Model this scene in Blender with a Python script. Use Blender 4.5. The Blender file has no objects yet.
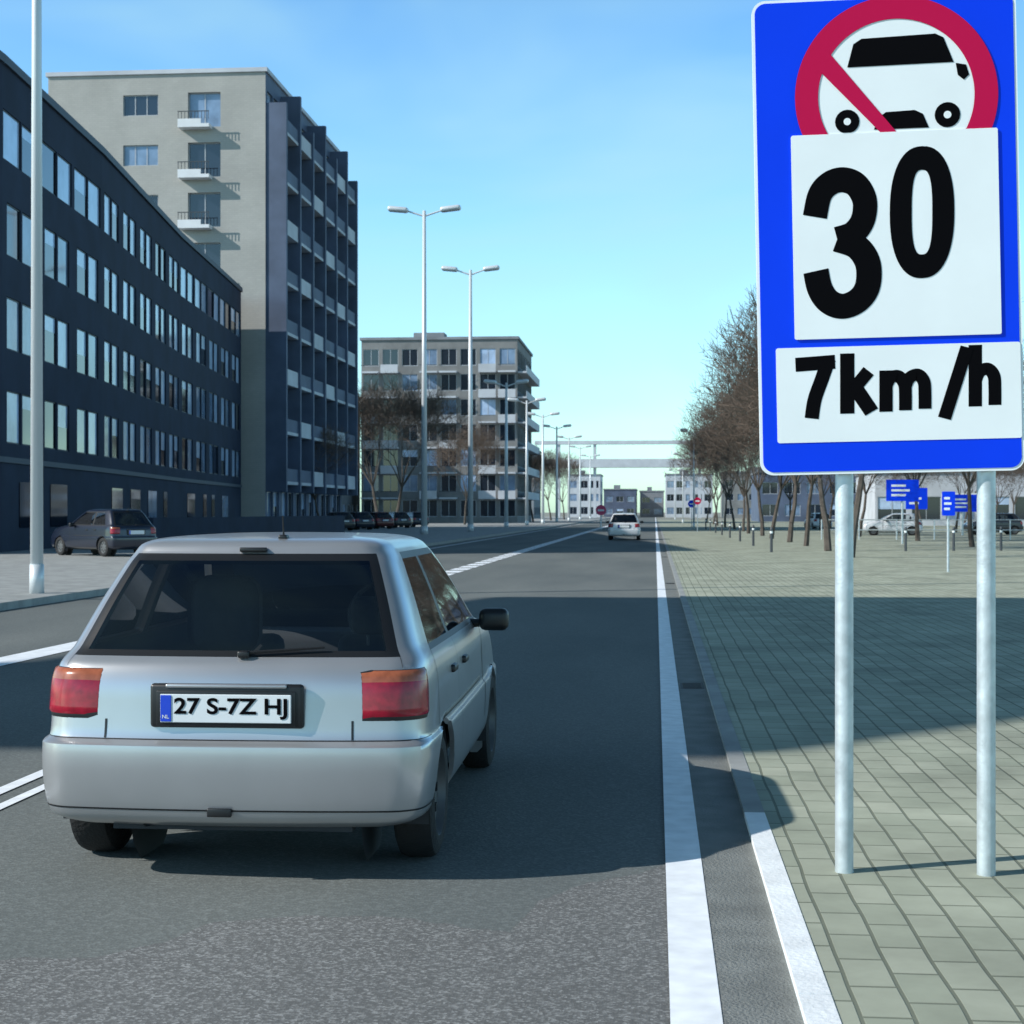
import bpy, bmesh, math, random
from mathutils import Vector, Matrix
random.seed(11)
R = math.radians
scene = bpy.context.scene
scene.view_settings.view_transform = 'Standard'
scene.view_settings.look = 'None'
scene.view_settings.exposure = 0

# ------------------------------------------------------------------ materials
def mat(name, col, rough=0.6, metal=0.0, var=0.0, nscale=3.0, bump=0.0, bscale=20.0, coat=0.0, spec=0.5):
    m = bpy.data.materials.new(name); m.use_nodes = True
    nt = m.node_tree; b = nt.nodes['Principled BSDF']
    b.inputs['Base Color'].default_value = (*col, 1)
    b.inputs['Roughness'].default_value = rough
    b.inputs['Metallic'].default_value = metal
    b.inputs['Coat Weight'].default_value = coat
    b.inputs['Coat Roughness'].default_value = 0.08
    b.inputs['Specular IOR Level'].default_value = spec
    tc = nt.nodes.new('ShaderNodeTexCoord')
    if var > 0:
        n = nt.nodes.new('ShaderNodeTexNoise'); n.inputs['Scale'].default_value = nscale
        n.inputs['Detail'].default_value = 3
        nt.links.new(tc.outputs['Object'], n.inputs['Vector'])
        mr = nt.nodes.new('ShaderNodeMapRange')
        mr.inputs['From Min'].default_value = 0.3; mr.inputs['From Max'].default_value = 0.7
        mr.inputs['To Min'].default_value = 1 - var; mr.inputs['To Max'].default_value = 1 + var
        nt.links.new(n.outputs['Fac'], mr.inputs['Value'])
        mx = nt.nodes.new('ShaderNodeVectorMath'); mx.operation = 'SCALE'
        mx.inputs[0].default_value = col
        nt.links.new(mr.outputs['Result'], mx.inputs['Scale'])
        nt.links.new(mx.outputs['Vector'], b.inputs['Base Color'])
    if bump > 0:
        n2 = nt.nodes.new('ShaderNodeTexNoise'); n2.inputs['Scale'].default_value = bscale
        n2.inputs['Detail'].default_value = 2
        nt.links.new(tc.outputs['Object'], n2.inputs['Vector'])
        bp = nt.nodes.new('ShaderNodeBump'); bp.inputs['Strength'].default_value = bump
        bp.inputs['Distance'].default_value = 0.02
        nt.links.new(n2.outputs['Fac'], bp.inputs['Height'])
        nt.links.new(bp.outputs['Normal'], b.inputs['Normal'])
    return m

def asphalt_mat(name, c0, c1, lo, hi, scale, power):
    m = bpy.data.materials.new(name); m.use_nodes = True
    nt = m.node_tree; b = nt.nodes['Principled BSDF']; L = nt.links
    tc = nt.nodes.new('ShaderNodeTexCoord')
    v = nt.nodes.new('ShaderNodeTexVoronoi'); v.inputs['Scale'].default_value = scale
    L.new(tc.outputs['Object'], v.inputs['Vector'])
    big = nt.nodes.new('ShaderNodeTexNoise'); big.inputs['Scale'].default_value = 0.55; big.inputs['Detail'].default_value = 5
    mp = nt.nodes.new('ShaderNodeMapping'); mp.inputs['Scale'].default_value = (1, 0.22, 1)
    L.new(tc.outputs['Object'], mp.inputs['Vector']); L.new(mp.outputs['Vector'], big.inputs['Vector'])
    r1 = nt.nodes.new('ShaderNodeValToRGB')
    r1.color_ramp.elements[0].position = 0.35; r1.color_ramp.elements[0].color = (*c0, 1)
    r1.color_ramp.elements[1].position = 0.68; r1.color_ramp.elements[1].color = (*c1, 1)
    L.new(big.outputs['Fac'], r1.inputs['Fac'])
    sep = nt.nodes.new('ShaderNodeSeparateColor'); L.new(v.outputs['Color'], sep.inputs['Color'])
    pw = nt.nodes.new('ShaderNodeMath'); pw.operation = 'POWER'; pw.inputs[1].default_value = power
    L.new(sep.outputs['Red'], pw.inputs[0])
    mr = nt.nodes.new('ShaderNodeMapRange'); mr.inputs['To Min'].default_value = lo; mr.inputs['To Max'].default_value = hi
    L.new(pw.outputs[0], mr.inputs['Value'])
    sc = nt.nodes.new('ShaderNodeVectorMath'); sc.operation = 'SCALE'
    L.new(r1.outputs['Color'], sc.inputs[0]); L.new(mr.outputs['Result'], sc.inputs['Scale'])
    L.new(sc.outputs['Vector'], b.inputs['Base Color'])
    bp = nt.nodes.new('ShaderNodeBump'); bp.inputs['Strength'].default_value = 0.4; bp.inputs['Distance'].default_value = 0.003
    L.new(v.outputs['Distance'], bp.inputs['Height']); L.new(bp.outputs['Normal'], b.inputs['Normal'])
    b.inputs['Roughness'].default_value = 0.85; b.inputs['Specular IOR Level'].default_value = 0.2
    return m

def brickmat(name, c1, c2, mortar, w, h, msize=0.01, rot=0.0, axis='XY', bump=0.6, off=0.5, noise_amt=0.25, dirt=0.5):
    m = bpy.data.materials.new(name); m.use_nodes = True
    nt = m.node_tree; b = nt.nodes['Principled BSDF']; L = nt.links
    tc = nt.nodes.new('ShaderNodeTexCoord')
    mp = nt.nodes.new('ShaderNodeMapping')
    if axis == 'XZ': mp.inputs['Rotation'].default_value = (R(-90), 0, 0)
    else: mp.inputs['Rotation'].default_value = (0, 0, rot)
    if axis == 'XY':
        wob = nt.nodes.new('ShaderNodeTexNoise'); wob.inputs['Scale'].default_value = 1.3; wob.inputs['Detail'].default_value = 1
        L.new(tc.outputs['Object'], wob.inputs['Vector'])
        ws = nt.nodes.new('ShaderNodeVectorMath'); ws.operation = 'SCALE'; ws.inputs['Scale'].default_value = .03
        L.new(wob.outputs['Color'], ws.inputs[0])
        wa = nt.nodes.new('ShaderNodeVectorMath'); wa.operation = 'ADD'
        L.new(tc.outputs['Object'], wa.inputs[0]); L.new(ws.outputs[0], wa.inputs[1])
        L.new(wa.outputs[0], mp.inputs['Vector'])
    else: L.new(tc.outputs['Object'], mp.inputs['Vector'])
    br = nt.nodes.new('ShaderNodeTexBrick')
    br.inputs['Color1'].default_value = (*c1, 1); br.inputs['Color2'].default_value = (*c2, 1)
    br.inputs['Mortar'].default_value = (*mortar, 1)
    br.inputs['Scale'].default_value = 1; br.inputs['Mortar Size'].default_value = msize
    br.inputs['Brick Width'].default_value = w; br.inputs['Row Height'].default_value = h
    br.inputs['Mortar Smooth'].default_value = 0.3; br.offset = off
    L.new(mp.outputs['Vector'], br.inputs['Vector'])
    n = nt.nodes.new('ShaderNodeTexNoise'); n.inputs['Scale'].default_value = dirt; n.inputs['Detail'].default_value = 6; n.inputs['Roughness'].default_value = .65
    L.new(tc.outputs['Object'], n.inputs['Vector'])
    mr = nt.nodes.new('ShaderNodeMapRange'); mr.inputs['From Min'].default_value = 0.3; mr.inputs['From Max'].default_value = 0.7
    mr.inputs['To Min'].default_value = 1 - noise_amt; mr.inputs['To Max'].default_value = 1 + noise_amt
    L.new(n.outputs['Fac'], mr.inputs['Value'])
    sc = nt.nodes.new('ShaderNodeVectorMath'); sc.operation = 'SCALE'
    L.new(br.outputs['Color'], sc.inputs[0]); L.new(mr.outputs['Result'], sc.inputs['Scale'])
    L.new(sc.outputs['Vector'], b.inputs['Base Color'])
    bp = nt.nodes.new('ShaderNodeBump'); bp.invert = True; bp.inputs['Strength'].default_value = bump; bp.inputs['Distance'].default_value = 0.006
    L.new(br.outputs['Fac'], bp.inputs['Height']); L.new(bp.outputs['Normal'], b.inputs['Normal'])
    b.inputs['Roughness'].default_value = 0.88; b.inputs['Specular IOR Level'].default_value = 0.2
    return m

def glassmat(name, tint=(0.95, 0.98, 0.98), gloss=0.10):
    m = bpy.data.materials.new(name); m.use_nodes = True
    nt = m.node_tree; nt.nodes.clear(); L = nt.links
    o = nt.nodes.new('ShaderNodeOutputMaterial')
    t = nt.nodes.new('ShaderNodeBsdfTransparent'); t.inputs['Color'].default_value = (*tint, 1)
    g = nt.nodes.new('ShaderNodeBsdfGlossy'); g.inputs['Roughness'].default_value = 0.02
    g.inputs['Color'].default_value = (0.9, 0.95, 1, 1)
    fr = nt.nodes.new('ShaderNodeFresnel'); fr.inputs['IOR'].default_value = 1.5
    ad = nt.nodes.new('ShaderNodeMath'); ad.operation = 'ADD'; ad.inputs[1].default_value = gloss - 0.04
    mx = nt.nodes.new('ShaderNodeMixShader')
    L.new(fr.outputs[0], ad.inputs[0]); L.new(ad.outputs[0], mx.inputs['Fac'])
    L.new(t.outputs[0], mx.inputs[1]); L.new(g.outputs[0], mx.inputs[2]); L.new(mx.outputs[0], o.inputs['Surface'])
    return m

M = {}
M['asphalt'] = asphalt_mat('asphalt', (0.118, 0.132, 0.130), (0.165, 0.178, 0.170), .88, 1.3, 80, 2.0)
M['coarse'] = asphalt_mat('coarse_asphalt', (0.145, 0.148, 0.145), (0.175, 0.178, 0.175), .76, 1.9, 105, 3.0)
M['gutter'] = mat('gutter_asphalt', (0.18, 0.19, 0.18), 0.85, var=0.2, nscale=4, bump=0.5, bscale=90)
M['paint_w'] = mat('road_paint', (0.84, 0.87, 0.90), 0.6, var=0.10, nscale=9)
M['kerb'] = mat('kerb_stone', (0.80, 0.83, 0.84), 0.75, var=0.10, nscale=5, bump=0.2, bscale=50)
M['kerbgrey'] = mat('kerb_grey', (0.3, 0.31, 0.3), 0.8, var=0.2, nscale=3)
M['paver'] = brickmat('pavers', (0.31, 0.335, 0.26), (0.385, 0.405, 0.32), (0.17, 0.185, 0.14), 0.31, 0.155, 0.008, R(90), dirt=0.7, noise_amt=.28)
M['ground'] = mat('ground_soil', (0.25, 0.25, 0.21), 0.95, var=0.25, nscale=0.15)
M['dbrick'] = mat('dark_brick', (0.018, 0.029, 0.056), 0.8, var=0.2, nscale=0.6, bump=0.3, bscale=12, spec=.25)
M['dtrim'] = mat('dark_trim', (0.04, 0.055, 0.08), 0.6)
M['beige'] = brickmat('pale_brick', (0.41, 0.405, 0.38), (0.435, 0.43, 0.40), (0.38, 0.375, 0.355), .44, 0.15, 0.014, axis='XZ', bump=0.1, noise_amt=0.12, dirt=0.25)
M['bluegrey'] = mat('bluegrey_panel', (0.085, 0.115, 0.18), 0.7, var=0.2, nscale=0.5)
M['greyconc'] = mat('grey_concrete', (0.2, 0.22, 0.24), 0.8, var=0.2, nscale=0.4)
M['brownbrick'] = mat('grey_brick', (0.20, 0.205, 0.205), 0.85, var=0.2, nscale=0.5)
M['white'] = mat('white_panel', (0.75, 0.77, 0.79), 0.5, var=0.06, nscale=1)
M['offwhite'] = mat('pale_concrete', (0.5, 0.53, 0.57), 0.7, var=0.12, nscale=0.5)
M['wframe'] = mat('window_frame', (0.42, 0.45, 0.48), 0.5)
M['dframe'] = mat('window_frame_dark', (0.05, 0.06, 0.07), 0.5)
M['gl_d'] = mat('window_glass_dark', (0.015, 0.022, 0.035), 0.05, spec=0.9)
M['gl_m'] = mat('window_glass_blinds', (0.18, 0.26, 0.38), 0.08, var=0.35, nscale=0.8, spec=0.9)
M['gl_l'] = mat('window_glass_curtain', (0.42, 0.55, 0.75), 0.12, var=0.25, nscale=0.7, spec=0.9)
M['galv'] = mat('galvanised_steel', (0.55, 0.62, 0.65), 0.45, 0.4, var=0.16, nscale=14, bump=0.08, bscale=60)
M['lamp'] = mat('lamp_steel', (0.66, 0.70, 0.72), 0.4, 0.2)
M['bark'] = mat('bark', (0.095, 0.08, 0.068), 0.95, var=0.3, nscale=3)
M['twig'] = mat('twigs', (0.13, 0.098, 0.078), 0.95, var=0.2, nscale=2)
M['blue'] = mat('sign_blue', (0.002, 0.050, 0.82), 0.45, var=0.05, nscale=2, spec=.12)
M['sred'] = mat('sign_red', (0.52, 0.004, 0.065), 0.45, spec=.15)
M['swhite'] = mat('sign_white', (0.82, 0.87, 0.88), 0.5, var=0.03, nscale=3, spec=.2)
M['sblack'] = mat('sign_black', (0.002, 0.002, 0.003), 0.7, spec=.05)
M['black'] = mat('black_trim', (0.010, 0.011, 0.013), 0.4)
M['inner'] = mat('dark_lining', (0.03, 0.033, 0.038), 0.85)
M['seat'] = mat('seat_fabric', (0.014, 0.016, 0.02), 0.95, var=0.2, nscale=20)
M['rubber'] = mat('tyre_rubber', (0.012, 0.012, 0.013), 0.8, bump=0.3, bscale=60)
M['rim'] = mat('wheel_rim', (0.13, 0.135, 0.14), 0.5, 0.5)
M['lred'] = mat('lens_red', (0.30, 0.004, 0.022), 0.2, coat=0.2, var=.25, nscale=30)
M['lorg'] = mat('lens_orange', (0.34, 0.10, 0.05), 0.2, coat=0.2, var=.2, nscale=30)
M['euro'] = mat('plate_blue', (0.01, 0.06, 0.6), 0.4)
M['plate'] = mat('plate_white', (0.72, 0.76, 0.78), 0.4)
M['glass'] = glassmat('car_glass')
M['silver'] = mat('silver_paint', (0.47, 0.475, 0.49), 0.30, 0.62, coat=0.5, var=0.07, nscale=2.2)
M['wcar'] = mat('white_paint', (0.65, 0.67, 0.7), 0.35, 0.1, coat=0.6)
M['dcar'] = mat('navy_paint', (0.008, 0.014, 0.032), 0.3, 0.2, coat=0.7)
M['dcar2'] = mat('charcoal_paint', (0.03, 0.032, 0.036), 0.3, 0.3, coat=0.7)
M['rcar'] = mat('maroon_paint', (0.08, 0.01, 0.012), 0.3, 0.3, coat=0.7)
M['pink'] = mat('pink_red', (0.65, 0.06, 0.16), 0.5)
M['iron'] = mat('cast_iron', (0.06, 0.06, 0.06), 0.6, .3, bump=.6, bscale=60)

# ------------------------------------------------------------------ mesh builder
class MB:
    def __init__(s): s.v = []; s.f = []; s.m = []
    def face(s, pts, m=0):
        i = len(s.v); s.v += [tuple(p) for p in pts]; s.f.append(tuple(range(i, i + len(pts)))); s.m.append(m)
    def box(s, x0, x1, y0, y1, z0, z1, m=0):
        i = len(s.v)
        s.v += [(x0,y0,z0),(x1,y0,z0),(x1,y1,z0),(x0,y1,z0),(x0,y0,z1),(x1,y0,z1),(x1,y1,z1),(x0,y1,z1)]
        for f in ((0,3,2,1),(4,5,6,7),(0,1,5,4),(1,2,6,5),(2,3,7,6),(3,0,4,7)):
            s.f.append(tuple(i + a for a in f)); s.m.append(m)
    def rbox(s, c, size, bev=0.03, m=0, rot=None, seg=3):
        bm = bmesh.new(); bmesh.ops.create_cube(bm, size=1)
        bmesh.ops.scale(bm, vec=size, verts=bm.verts)
        bmesh.ops.bevel(bm, geom=bm.edges[:], offset=bev, segments=seg, affect='EDGES', profile=0.5)
        if rot is not None: bmesh.ops.rotate(bm, verts=bm.verts, cent=(0,0,0), matrix=rot)
        i = len(s.v); bm.verts.index_update()
        s.v += [tuple(v.co + Vector(c)) for v in bm.verts]
        for f in bm.faces: s.f.append(tuple(i + v.index for v in f.verts)); s.m.append(m)
        bm.free()
    def tube(s, p0, p1, r0, r1, n=8, m=0, cap=False):
        p0 = Vector(p0); p1 = Vector(p1); d = (p1 - p0)
        if d.length < 1e-6: return
        d.normalize(); a = d.orthogonal().normalized(); b = d.cross(a)
        i = len(s.v)
        for p, r in ((p0, r0), (p1, r1)):
            for k in range(n):
                t = 2 * math.pi * k / n
                s.v.append(tuple(p + (a * math.cos(t) + b * math.sin(t)) * r))
        for k in range(n):
            k2 = (k + 1) % n
            s.f.append((i + k, i + k2, i + n + k2, i + n + k)); s.m.append(m)
        if cap:
            s.f.append(tuple(i + n + k for k in range(n))); s.m.append(m)
            s.f.append(tuple(i + n - 1 - k for k in range(n))); s.m.append(m)
    def lathe_x(s, prof, c, n=32, m=0):
        i = len(s.v)
        for (x, r) in prof:
            for k in range(n):
                t = 2 * math.pi * k / n
                s.v.append((c[0] + x, c[1] + r * math.cos(t), c[2] + r * math.sin(t)))
        for a in range(len(prof) - 1):
            mm = m[a] if isinstance(m, (list, tuple)) else m
            for k in range(n):
                k2 = (k + 1) % n
                s.f.append((i + a*n + k, i + a*n + k2, i + (a+1)*n + k2, i + (a+1)*n + k)); s.m.append(mm)
    def build(s, name, mats, parent=None, smooth=False, angle=None):
        me = bpy.data.meshes.new(name); me.from_pydata(s.v, [], s.f)
        for m in mats: me.materials.append(m)
        me.polygons.foreach_set('material_index', s.m)
        if smooth: me.polygons.foreach_set('use_smooth', [True] * len(s.f))
        me.update()
        ob = bpy.data.objects.new(name, me); scene.collection.objects.link(ob)
        if angle is not None:
            bm = bmesh.new(); bm.from_mesh(me); bmesh.ops.remove_doubles(bm, verts=bm.verts, dist=0.0002)
            for f in bm.faces: f.smooth = True
            for e in bm.edges:
                if len(e.link_faces) != 2 or e.calc_face_angle(0) > angle: e.smooth = False
            bm.to_mesh(me); bm.free()
        if parent is not None: ob.parent = parent
        return ob

def empty(name, loc=(0,0,0), rot=(0,0,0), sc=(1,1,1)):
    e = bpy.data.objects.new(name, None); scene.collection.objects.link(e)
    e.location = loc; e.rotation_euler = rot; e.scale = sc; e.empty_display_size = 0.2
    return e

# ------------------------------------------------------------------ ground & road
mb = MB(); mb.face([(-2500,-600,0),(2500,-600,0),(2500,4000,0),(-2500,4000,0)]); mb.build('ground', [M['ground']])
mb = MB(); mb.face([(-10,-40,.004),(.44,-40,.004),(.44,900,.004),(-10,900,.004)]); mb.build('road', [M['asphalt']])
edge = [(-6.0,5.1),(-2.6,5.15),(-2.15,5.25),(-1.9,5.3),(-1.72,5.5),(-1.62,5.8),(-1.3,5.9),(-.95,5.92),(-.7,5.8),(-.52,5.75),(-.45,6.2),(-.3,6.5),(-.05,6.75),(.044,6.9)]
dens = []
for (a, b) in zip(edge, edge[1:]):
    for k in range(8):
        t = k/8; dens.append((a[0]+(b[0]-a[0])*t, a[1]+(b[1]-a[1])*t + random.uniform(-.018,.018)))
dens.append(edge[-1])
mb = MB()
for (a, b) in zip(dens, dens[1:]): mb.face([(a[0],-10,.006),(b[0],-10,.006),(b[0],b[1],.006),(a[0],a[1],.006)])
mb.build('road_patch', [M['coarse']])
mk = MB()
def strip(x0, x1, y0, y1, z=.010): mk.face([(x0,y0,z),(x1,y0,z),(x1,y1,z),(x0,y1,z)])
strip(.045, .2, -40, 900)
y = 36
while y < 420:
    strip(-5.34, -4.88, y, y + 1.3); y += 1.8
px = [(-6.6,15),(-6.5,20),(-6.25,25),(-5.75,30),(-5.1,35.5)]
for (a, b) in zip(px, px[1:]):
    mk.face([(a[0]-.2,a[1],.010),(a[0]+.2,a[1],.010),(b[0]+.2,b[1],.010),(b[0]-.2,b[1],.010)])
strip(-3.58, -3.49, 5.5, 9.3); strip(-3.38, -3.31, 5.5, 8.7)
strip(-9.3, -9.18, 45, 500)
mk.build('road_markings', [M['paint_w']])
mb = MB(); mb.face([(.2,-40,.007),(.44,-40,.007),(.44,900,.007),(.2,900,.007)]); mb.build('gutter', [M['gutter']])
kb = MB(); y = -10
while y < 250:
    kb.box(.44, .54, y, y + .994, 0, .034, 0 if y < 8 else 1); y += 1.0  # farther stones grey: the kerb's dimness in shade put into its colour
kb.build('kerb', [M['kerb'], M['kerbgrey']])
kb = MB(); y = -10
while y < 320:
    kb.box(-10.15, -10, y, y + .992, 0, .125); y += 1.0
kb.build('kerb', [M['kerbgrey']])
mb = MB(); mb.box(.54, 34, -40, 300, -.02, .03); mb.build('pavement', [M['paver']])
mb = MB(); mb.box(-80, -10.15, -40, 500, -.02, .12); mb.build('pavement', [M['kerbgrey']])
for y in (14, 34, 54):
    e = empty('drain_grate', (.32, y, 0)); mb = MB()
    mb.box(-.10,.10,-.22,.22,.0,.010,0)
    for k in range(7): mb.box(-.08,.08,-.19+k*.06,-.165+k*.06,.010,.014,0)
    mb.build('bars', [M['iron']], e)

# ------------------------------------------------------------------ car
def pchip(v, t, flat=False):
    n = len(v); i = min(int(t), n - 2); f = t - i
    def d(k): return v[k+1] - v[k]
    def tang(k):
        if k == 0: return 0 if flat else d(0)
        if k == n - 1: return 0 if flat else d(n - 2)
        a, b = d(k-1), d(k)
        return 0 if a * b <= 0 else 2*a*b/(a+b)
    m0, m1 = tang(i), tang(i+1)
    f2, f3 = f*f, f*f*f
    return (2*f3-3*f2+1)*v[i] + (f3-2*f2+f)*m0 + (-2*f3+3*f2)*v[i+1] + (f3-f2)*m1

SL = [ # z, yr, hw, yf, y6, y9
 (.225,.10,.72,3.60,.50,2.45),(.262,.025,.79,3.70,.50,2.45),(.34,.0,.817,3.74,.50,2.45),(.49,-.012,.828,3.75,.5,2.45),
 (.565,-.008,.827,3.74,.50,2.45),(.588,.035,.812,3.73,.5,2.45),(.69,.05,.808,3.66,.50,2.45),(.80,.062,.803,3.5,.50,2.45),
 (.885,.09,.785,3.15,.50,2.45),(.918,.125,.768,2.85,.52,2.45),(.942,.15,.752,2.76,.56,2.42),(1.15,.31,.672,2.42,.68,2.12),
 (1.305,.44,.605,2.12,.78,1.86),(1.335,.475,.588,2.04,.80,1.80),(1.372,.50,.562,1.95,0,0),(1.397,.58,.50,1.82,0,0),
 (1.412,.85,.35,1.6,0,0),(1.418,1.15,.08,1.35,0,0)]
def outline(k):
    z, yr, hw, yf, y6, y9 = SL[k]
    if k >= 14:
        l = yf - yr; y6 = yr + .195*l; y7 = yr + .455*l; y8 = yr + .5*l; y9 = yr + .844*l; y10 = yr + .909*l
        q = min(1.0, l / 1.5)
    else:
        y7, y8 = 1.2, 1.27; y10 = y9 + .12 if k >= 9 else yf - .35; q = 1.0
    return [(0,yr),(.4*hw,yr+.008*q),(.84*hw,yr+.04*q),(.90*hw,yr+.062*q),(.96*hw,yr+.11*q),(.99*hw,yr+.21*q),
            (1.0*hw,y6),(1.0*hw,y7),(1.0*hw,y8),(.985*hw,y9),(.95*hw,y10),(.86*hw,yf-.09*q),(.5*hw,yf-.02*q),(0,yf)]
OUT = [outline(k) for k in range(len(SL))]
NK = len(SL); NJ = 14
ZZ = [s[0] for s in SL]
def surf(t, s):
    base = max(0, int(s)-1)
    sub = OUT[base:int(s)+3]
    xs = [pchip([p[0] for p in o], t) for o in sub]
    ys = [pchip([p[1] for p in o], t, True) for o in sub]
    zs = ZZ[base:int(s)+3]
    return Vector((pchip(xs, s-base), pchip(ys, s-base), pchip(zs, s-base)))
def surf_n(t, s):
    e = .02
    t = min(max(t, e), NJ-1-e); s = min(max(s, e), NK-1-e)
    n = (surf(t+e, s) - surf(t-e, s)).cross(surf(t, s+e) - surf(t, s-e))
    return n.normalized()

AX_R, AX_F, WR, AR = .64, 3.03, .283, .325
_cache = {}
def car_grid():
    if 'g' in _cache: return _cache['g']
    ts = []; tj = []
    sub = [5,6,4,5,5,8,16,3,24,4,5,6,6]
    for j in range(NJ-1):
        for a in range(sub[j]): ts.append(j + a/sub[j]); tj.append(j)
    ts.append(NJ-1.0)
    ss = []; sk = []
    subk = [2,3,5,3,3,4,4,4,3,2,6,5,2,3,3,3,2]
    for k in range(NK-1):
        for a in range(subk[k]): ss.append(k + a/subk[k]); sk.append(k)
    ss.append(NK-1.0)
    dense = []
    for o in OUT:
        X = [p[0] for p in o]; Y = [p[1] for p in o]
        dense.append([(pchip(X, t), pchip(Y, t, True)) for t in ts])
    P = []
    for s in ss:
        z = pchip(ZZ, s); row = []
        for a in range(len(ts)):
            b = max(0, min(int(s), NK-2)-2); e = b + 6
            row.append((pchip([d[a][0] for d in dense[b:e]], s-b), pchip([d[a][1] for d in dense[b:e]], s-b), z))
        P.append(row)
    _cache['g'] = (ts, tj, ss, sk, P)
    return _cache['g']

def cellmat(k, j):
    glassj = (j in (0,1)) or j == 6 or j == 8 or j in (11,12)
    if 10 <= k < 12:
        if glassj: return 2
        if j in (2, 7): return 1
        if j == 10: return 0
    if k in (9, 12) and (j <= 2 or 6 <= j <= 8 or j >= 11): return 1
    return 0

def patch(mb, t0, t1, s0, s1, nt, ns, off, m, side=1, edge=-.004):
    i = len(mb.v)
    for b in range(ns+1):
        for a in range(nt+1):
            t = t0 + (t1-t0)*a/nt; s = s0 + (s1-s0)*b/ns
            o = edge if (edge is not None and (a in (0,nt) or b in (0,ns))) else off
            p = surf(t, s) + surf_n(t, s)*o
            mb.v.append((p.x*side, p.y, p.z))
    for b in range(ns):
        for a in range(nt):
            q = [i+b*(nt+1)+a, i+b*(nt+1)+a+1, i+(b+1)*(nt+1)+a+1, i+(b+1)*(nt+1)+a]
            if side < 0: q.reverse()
            mb.f.append(tuple(q)); mb.m.append(m if not callable(m) else m(a/nt, b/ns))

def text_mesh(name, s, x0, x1, z0, z1, y, material, parent, bold=0.0):
    cu = bpy.data.curves.new(name, 'FONT'); cu.body = s; cu.size = 1; cu.offset = bold; cu.extrude = 0; cu.resolution_u = 6
    o = bpy.data.objects.new(name, cu); scene.collection.objects.link(o)
    dg = bpy.context.evaluated_depsgraph_get(); dg.update()
    me = bpy.data.meshes.new_from_object(o.evaluated_get(dg)); bpy.data.objects.remove(o)
    xs = [v.co.x for v in me.vertices]; ys = [v.co.y for v in me.vertices]
    a0, a1, b0, b1 = min(xs), max(xs), min(ys), max(ys)
    for v in me.vertices:
        v.co = (x0 + (v.co.x-a0)/(a1-a0)*(x1-x0), y, z0 + (v.co.y-b0)/(b1-b0)*(z1-z0))
    me.materials.clear(); me.materials.append(material)
    ob = bpy.data.objects.new(name, me); scene.collection.objects.link(ob); ob.parent = parent
    return ob

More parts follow.
